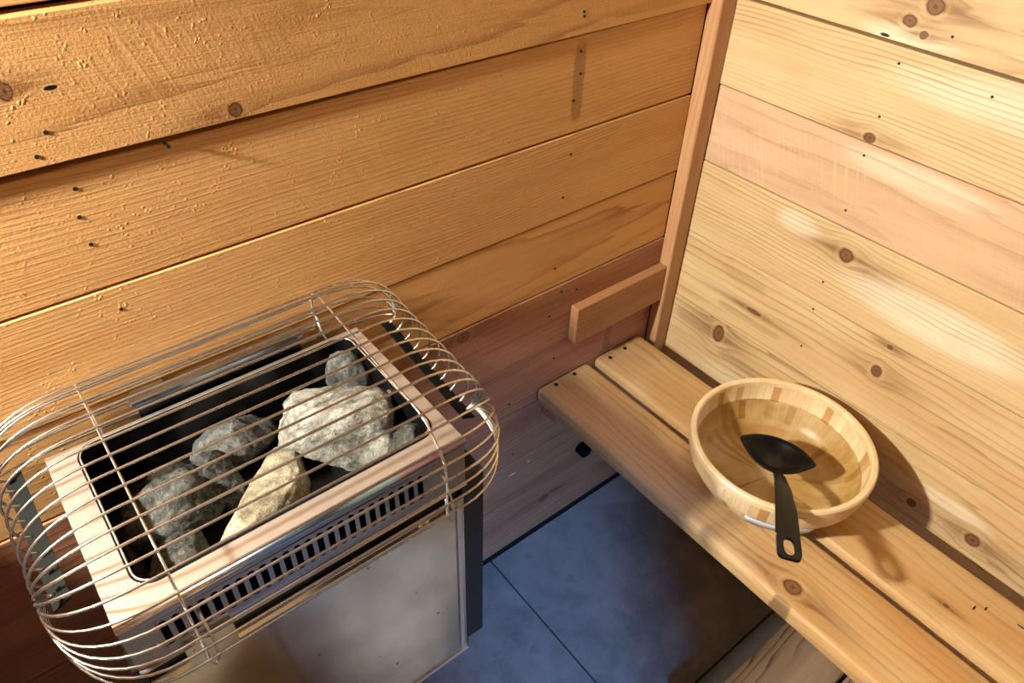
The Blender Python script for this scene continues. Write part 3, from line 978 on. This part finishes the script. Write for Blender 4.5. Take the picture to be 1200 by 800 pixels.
q4([(xe1, zb_), (HX1, zb_), (HX1, zt_), (xe1, zt_)])
q4([(HX0, zt_), (HX1, zt_), (HX1, HZ - 0.004), (HX0, HZ - 0.004)])
q4([(HX0, 0.985), (HX1, 0.985), (HX1, zb_), (HX0, zb_)])
bmesh.ops.remove_doubles(bm, verts=bm.verts, dist=1e-6)
ap = hobj('slotted_apron', bm, steel('apron_steel', (0.36, 0.33, 0.33), 0.26, 0.12))
so = ap.modifiers.new('t', 'SOLIDIFY'); so.thickness = 0.0022; so.offset = 0
# rolled lip under the slots, heat-blued fold above them
bm = bmesh.new(); tube(bm, [(HX0, HY0 - 0.001, 0.984), (HX1, HY0 - 0.001, 0.984)], 0.0045, 8)
hobj('rolled_lip', bm, M_rim, ap, True)
N = NT('heat_blued_steel')
P, x, y, z = N.coords()
f = N.m('MULTIPLY', N.sstep(x, -0.11, -0.05), N.m('SUBTRACT', 1.0, N.sstep(x, 0.095, 0.115)))
f2 = N.sstep(x, 0.09, 0.12)
c = N.mix(f, (0.62, 0.50, 0.40), (0.34, 0.60, 1.0))
c = N.mix(f2, c, (0.40, 0.28, 0.46))
M_blue = N.out(c, 0.22, 1.0)
bm = bmesh.new(); tube(bm, [(HX0, HY0 - 0.0005, HZ - 0.0045), (HX1, HY0 - 0.0005, HZ - 0.0045)], 0.0065, 10)
fb = hobj('folded_edge', bm, M_blue, ap, True)
fb['label'] = 'heat-blued folded edge'
# black sheet standing in for the shade behind the slots and gap
bm = bmesh.new(); hexa(bm, (HX0 + 0.005, -0.349, 0.92), (HX1 - 0.005, -0.3425, 1.078))
hobj('shade_sheet', bm, plain('shade_black', (0.004, 0.004, 0.004), 0.9, 0.0, 0.03))
# rounded steel tab on the front, low left
bm = bmesh.new()
poly = round_rect(-0.022, 0.043, 0.905, 0.99, 0.028, 8, (1, 1, 0, 0))
prism(bm, poly, 0, 0.010)
bm.transform(Matrix.Translation((0, -0.3745, 0)) @ Matrix(((1, 0, 0, 0), (0, 0, -1, 0), (0, 1, 0, 0), (0, 0, 0, 1))))
hobj('rounded_tab', bm, M_panel)

# black stone box
ZBX = 0.945
bm = bmesh.new()
bo = round_rect(IX0, IX1, IY0, IY1, 0.030, 8)
bi = round_rect(IX0 + 0.004, IX1 - 0.004, IY0 + 0.004, IY1 - 0.004, 0.027, 8)
a0 = [bm.verts.new((x, y, HZ + 0.001)) for x, y in bo]; a1 = [bm.verts.new((x, y, ZBX - 0.01)) for x, y in bo]
b0 = [bm.verts.new((x, y, HZ + 0.001)) for x, y in bi]; b1 = [bm.verts.new((x, y, ZBX)) for x, y in bi]
for i in range(len(bo)):
    j = (i + 1) % len(bo)
    bm.faces.new((a0[i], a0[j], b0[j], b0[i])); bm.faces.new((b0[i], b0[j], b1[j], b1[i])); bm.faces.new((a1[i], a1[j], a0[j], a0[i]))
bm.faces.new(b1); bm.faces.new(list(reversed(a1)))
sb = hobj('stone_box', bm, M_black)
bm = bmesh.new()
ring = [(x, y, HZ + 0.002) for x, y in bi]
# bright hem along the mouth of the box
tube(bm, ring + [ring[0]], 0.0014, 6, cap=False)
hobj('box_hem', bm, M_rim, sb, True)
bm = bmesh.new()
for px in (0.392,):
    lathe(bm, [(0, 0), (0.006, 0), (0.006, 0.003), (0, 0.004)], 12)
    bm.transform(Matrix.Translation((IX1 - 0.0045, -0.20, 1.065)) @ Matrix.Rotation(-PI / 2, 4, 'Y'))
hobj('rivet', bm, M_rim, sb)

# wall bracket behind the box
bm = bmesh.new()
hexa(bm, (0.052, -0.040, 1.112), (0.337, -0.026, 1.121), 0.002)
hexa(bm, (0.060, -0.030, 1.03), (0.110, -0.0035, 1.115))
hexa(bm, (0.285, -0.030, 1.03), (0.330, -0.0035, 1.115))
hexa(bm, (0.060, -0.034, 1.05), (0.330, -0.030, 1.113))
br = hobj('wall_bracket', bm, steel('bracket_steel', (0.45, 0.50, 0.60), 0.2, 0.1))
bm = bmesh.new(); hexa(bm, (-0.02, -0.052, 0.55), (0.38, -0.0035, 0.62))
hobj('wall_bracket', bm, M_dark)

# ---- wire guard
WR = 0.00205


def profile():
    pts = []
    def seg(a, b, n):
        for k in range(n):
            t = k / n
            pts.append((a[0] + (b[0] - a[0]) * t, a[1] + (b[1] - a[1]) * t))
    def arc(c, r, a0, a1, n):
        for k in range(n):
            a = math.radians(a0 + (a1 - a0) * k / n)
            pts.append((c[0] + r * math.cos(a), c[1] + r * math.sin(a)))
    seg((-0.012, 1.075), (-0.012, 1.150), 10)
    arc((-0.056, 1.150), 0.044, 0, 90, 14)
    seg((-0.056, 1.194), (-0.322, 1.172), 40)
    arc((-0.330, 1.080), 0.092, 88, 180, 24)
    seg((-0.422, 1.080), (-0.420, 0.998), 12)
    pts.append((-0.420, 0.998))
    return pts


PROF = profile()
cum = [0.0]
for a, b in zip(PROF, PROF[1:]):
    cum.append(cum[-1] + math.hypot(b[0] - a[0], b[1] - a[1]))


def at(s):
    for i in range(len(cum) - 1):
        if cum[i + 1] >= s - 1e-9:
            t = (s - cum[i]) / max(1e-9, cum[i + 1] - cum[i])
            return (PROF[i][0] + (PROF[i + 1][0] - PROF[i][0]) * t, PROF[i][1] + (PROF[i + 1][1] - PROF[i][1]) * t)
    return PROF[-1]


cage = empty('wire_guard', H0)
cage.parent = heater; cage.location = (0, 0, 0)
cage['label'] = 'rounded wire guard'
for x in (0.0, 0.37):
    pts = []
    for (y, zz) in PROF[::2] + [PROF[-1]]:
        d = Vector((y + 0.21, zz - 1.03)).normalized()      # just inside the long wires
        pts.append((x, y - d.x * 2 * WR, zz - d.y * 2 * WR))
    bm = bmesh.new(); tube(bm, pts, WR, 6)
    hobj('cross_wire', bm, M_wire, cage, True)
    # hook that hangs the guard on the apron, and one at the back
    bm = bmesh.new()
    tube(bm, [(x + 0.012, -0.378, 1.050), (x + 0.012, -0.392, 1.046), (x + 0.013, -0.408, 1.015), (x + 0.011, -0.4155, 0.985),
              (x + 0.004, -0.418, 0.978), (x - 0.001, -0.4165, 0.990), (x - 0.001, -0.414, 1.03)], WR * 0.9, 6)
    hobj('hook', bm, M_wire, cage, True)
    bm = bmesh.new()
    tube(bm, [(x + 0.006, -0.046, 1.084), (x + 0.003, -0.030, 1.095), (x + 0.002, -0.0185, 1.13)], WR, 6)
    hobj('hook', bm, M_wire, cage, True)
XW0, XW1 = -0.020, 0.400
QX0, QX1 = -0.122, 0.492
NWIRE = 24
for k in range(NWIRE):
    s = cum[-1] * k / (NWIRE - 1)
    y, zz = at(s)
    pts = []
    tq = k / (NWIRE - 1)
    jit = 0.002 * math.sin(k * 2.3)
    for side, (xw, qx) in enumerate(((XW0, QX0), (XW1, QX1))):
        sg = -1 if side == 0 else 1
        qy = max(-0.262 if side == 0 else -0.296, min(-0.058, y))
        qz = (1.092 if side == 0 else 1.080) + (qy + 0.058) / 0.24 * 0.03
        P0 = Vector((xw, y, zz)); P1 = Vector((qx + sg * 0.032 + jit, y, zz)); P2 = Vector((qx + sg * 0.032, qy, qz + 0.006)); P3 = Vector((qx, qy, qz))
        cur = []
        nb = 16
        for i in range(nb + 1):
            t = i / nb
            cur.append((1 - t) ** 3 * P0 + 3 * (1 - t) ** 2 * t * P1 + 3 * (1 - t) * t * t * P2 + t ** 3 * P3)
        pts = (list(reversed(cur)) + pts) if side == 0 else pts + cur
    bm = bmesh.new(); tube(bm, pts, WR, 6)
    hobj('cage_wire', bm, M_wire, cage, True)
for (qx, sg, zq, yq) in ((QX0, -1, 1.092, -0.272), (QX1, 1, 1.080, -0.306)):
    bm = bmesh.new()
    P = []
    for (yy, zz) in ((yq, zq - 0.031), (-0.046, zq + 0.002)):
        for (dx, dz) in ((-0.014 * sg, -0.004), (0.010 * sg, -0.016), (0.010 * sg, -0.013), (-0.014 * sg, -0.001)):
            P.append((qx + dx, yy, zz + dz))
    hexa8(bm, [P[0], P[1], P[5], P[4], P[3], P[2], P[6], P[7]])
    hobj('end_plate', bm, M_plate, cage)

# ------------------------------------------------------------------ STONES


def stone_mat(name, light, dark, scale=60.0, veins=0.3):
    N = NT(name)
    P, x, y, z = N.coords()
    n1 = N.noise(P, scale * 0.35, 6.0, 0.65); n2 = N.noise(P, scale * 2.2, 5.0, 0.7); n3 = N.noise(P, scale * 7, 3.0, 0.7)
    f = N.m('ADD', N.m('MULTIPLY', n1, 0.45), N.m('ADD', N.m('MULTIPLY', n2, 0.35), N.m('MULTIPLY', n3, 0.2)))
    c = N.mix(N.sstep(f, 0.38, 0.64), dark, light)
    vn = N.m('SUBTRACT', 1.0, N.sstep(N.m('ABSOLUTE', N.m('SUBTRACT', N.noise(P, scale * 0.5, 4.0, 0.6, 0.6), 0.5)), 0.0, 0.018))
    c = N.mix(N.m('MULTIPLY', vn, veins), c, tuple(min(1, 1.5 * q + 0.05) for q in light))
    c = N.mix(N.sstep(n3, 0.62, 0.75), c, tuple(0.35 * q for q in dark))
    N.bump(N.m('ADD', N.m('MULTIPLY', n1, 0.5), N.m('ADD', N.m('MULTIPLY', n2, 0.9), N.m('MULTIPLY', n3, 0.5))), 0.75, 0.004)
    return N.out(c, 0.8, 0.0, 0.25)


MS_white = stone_mat('pale_grey_stone', srgb(196, 196, 186), srgb(88, 88, 80), 55, 0.2)
MS_cream = stone_mat('cream_stone', srgb(204, 198, 174), srgb(118, 112, 90), 50, 0.1)
MS_dark = stone_mat('dark_slate_stone', srgb(100, 102, 97), srgb(20, 22, 20), 80, 0.5)
MS_mid = stone_mat('grey_stone', srgb(132, 134, 130), srgb(48, 50, 48), 85, 0.2)
MS_deep = stone_mat('very_dark_stone', srgb(62, 56, 46), srgb(22, 20, 17), 70, 0.1)  # very dark brown for the two low stones


def stone(cx, cy, size, rotz, mat, label, seed, ztop=None, cuts=9, tilt=(0, 0), poly=None):
    rnd = random.Random(seed)
    bm = bmesh.new()
    bmesh.ops.create_icosphere(bm, subdivisions=5, radius=1.0)
    planes = []
    for _ in range(cuts):
        nrm = Vector((rnd.gauss(0, 1), rnd.gauss(0, 1), rnd.gauss(0, 0.9))).normalized()
        planes.append((nrm, rnd.uniform(0.55, 0.84)))
    off = Vector((rnd.uniform(0, 50), rnd.uniform(0, 50), rnd.uniform(0, 50)))
    for v in bm.verts:
        p = v.co.normalized()
        if poly:      # outline radius by compass direction (degrees, radius)
            a = math.degrees(math.atan2(p.y, p.x)) % 360
            for i in range(len(poly)):
                a0, r0 = poly[i]; a1, r1 = poly[(i + 1) % len(poly)]
                if a1 <= a0: a1 += 360
                aa = a if a >= a0 else a + 360
                if a0 <= aa <= a1:
                    t = (aa - a0) / (a1 - a0)
                    k = 1 / ((1 - t) / r0 + t / r1)
                    break
            p = Vector((p.x * k, p.y * k, p.z))
        for nrm, d in planes:
            e = p.dot(nrm) - d
            if e > 0: p = p - nrm * e * 0.92
        n1 = noise.fractal(p * 1.7 + off, 0.9, 2.1, 4)
        n2 = noise.fractal(p * 6.0 + off, 0.8, 2.1, 4)
        n3 = noise.fractal(p * 17.0 + off, 0.8, 2.1, 3)
        p = p * (1 + 0.09 * n1 + 0.035 * n2 + 0.014 * n3)
        v.co = p
    R = Matrix.Rotation(rotz, 4, 'Z') @ Matrix.Rotation(tilt[0], 4, 'X') @ Matrix.Rotation(tilt[1], 4, 'Y') @ Matrix.Diagonal((size[0], size[1], size[2], 1))
    bm.transform(R)
    zmin = min(v.co.z for v in bm.verts)
    bmesh.ops.translate(bm, vec=(0, 0, -zmin), verts=bm.verts)
    z0 = ZBX + 0.001 if ztop is None else ztop - max(v.co.z for v in bm.verts)
    o = obj('heater_stone', bm, mat, None, (cx, cy, z0), smooth=True)
    return tag(o, label, 'stone', 'stones in the heater box')


stone(0.323, -0.180, (0.105, 0.086, 0.074), -0.6, MS_white, 'largest pale grey stone in the middle of the heater box', 3)
stone(0.162, -0.232, (0.122, 0.055, 0.058), 0.80, MS_cream, 'long cream stone against the front edge of the heater box', 8)
stone(0.388, -0.100, (0.044, 0.052, 0.076), 0.9, MS_mid, 'speckled grey stone standing behind the largest pale stone', 12)
stone(0.172, -0.092, (0.074, 0.048, 0.052), -0.15, MS_mid, 'smooth flat grey stone at the back of the heater box', 15)
stone(0.036, -0.165, (0.076, 0.066, 0.064), 0.1, MS_dark, 'big dark veined stone on the left in the heater box', 21)
stone(0.120, -0.160, (0.036, 0.042, 0.060), 0.5, MS_dark, 'small dark stone between the cream stone and the big dark one', 27)
stone(0.026, -0.268, (0.056, 0.060, 0.050), 0.4, MS_dark, 'dark stone in the front left corner of the heater box', 33)
stone(0.385, -0.286, (0.040, 0.034, 0.060), 0.7, MS_dark, 'small dark wedge stone in the front right corner of the heater box', 41)
stone(0.042, -0.082, (0.060, 0.032, 0.034), 0.1, MS_deep, 'very dark stone deep behind the big dark stone', 45)
stone(0.266, -0.300, (0.036, 0.030, 0.028), 0.1, MS_deep, 'very dark brown stone deep in front of the largest pale stone', 51)
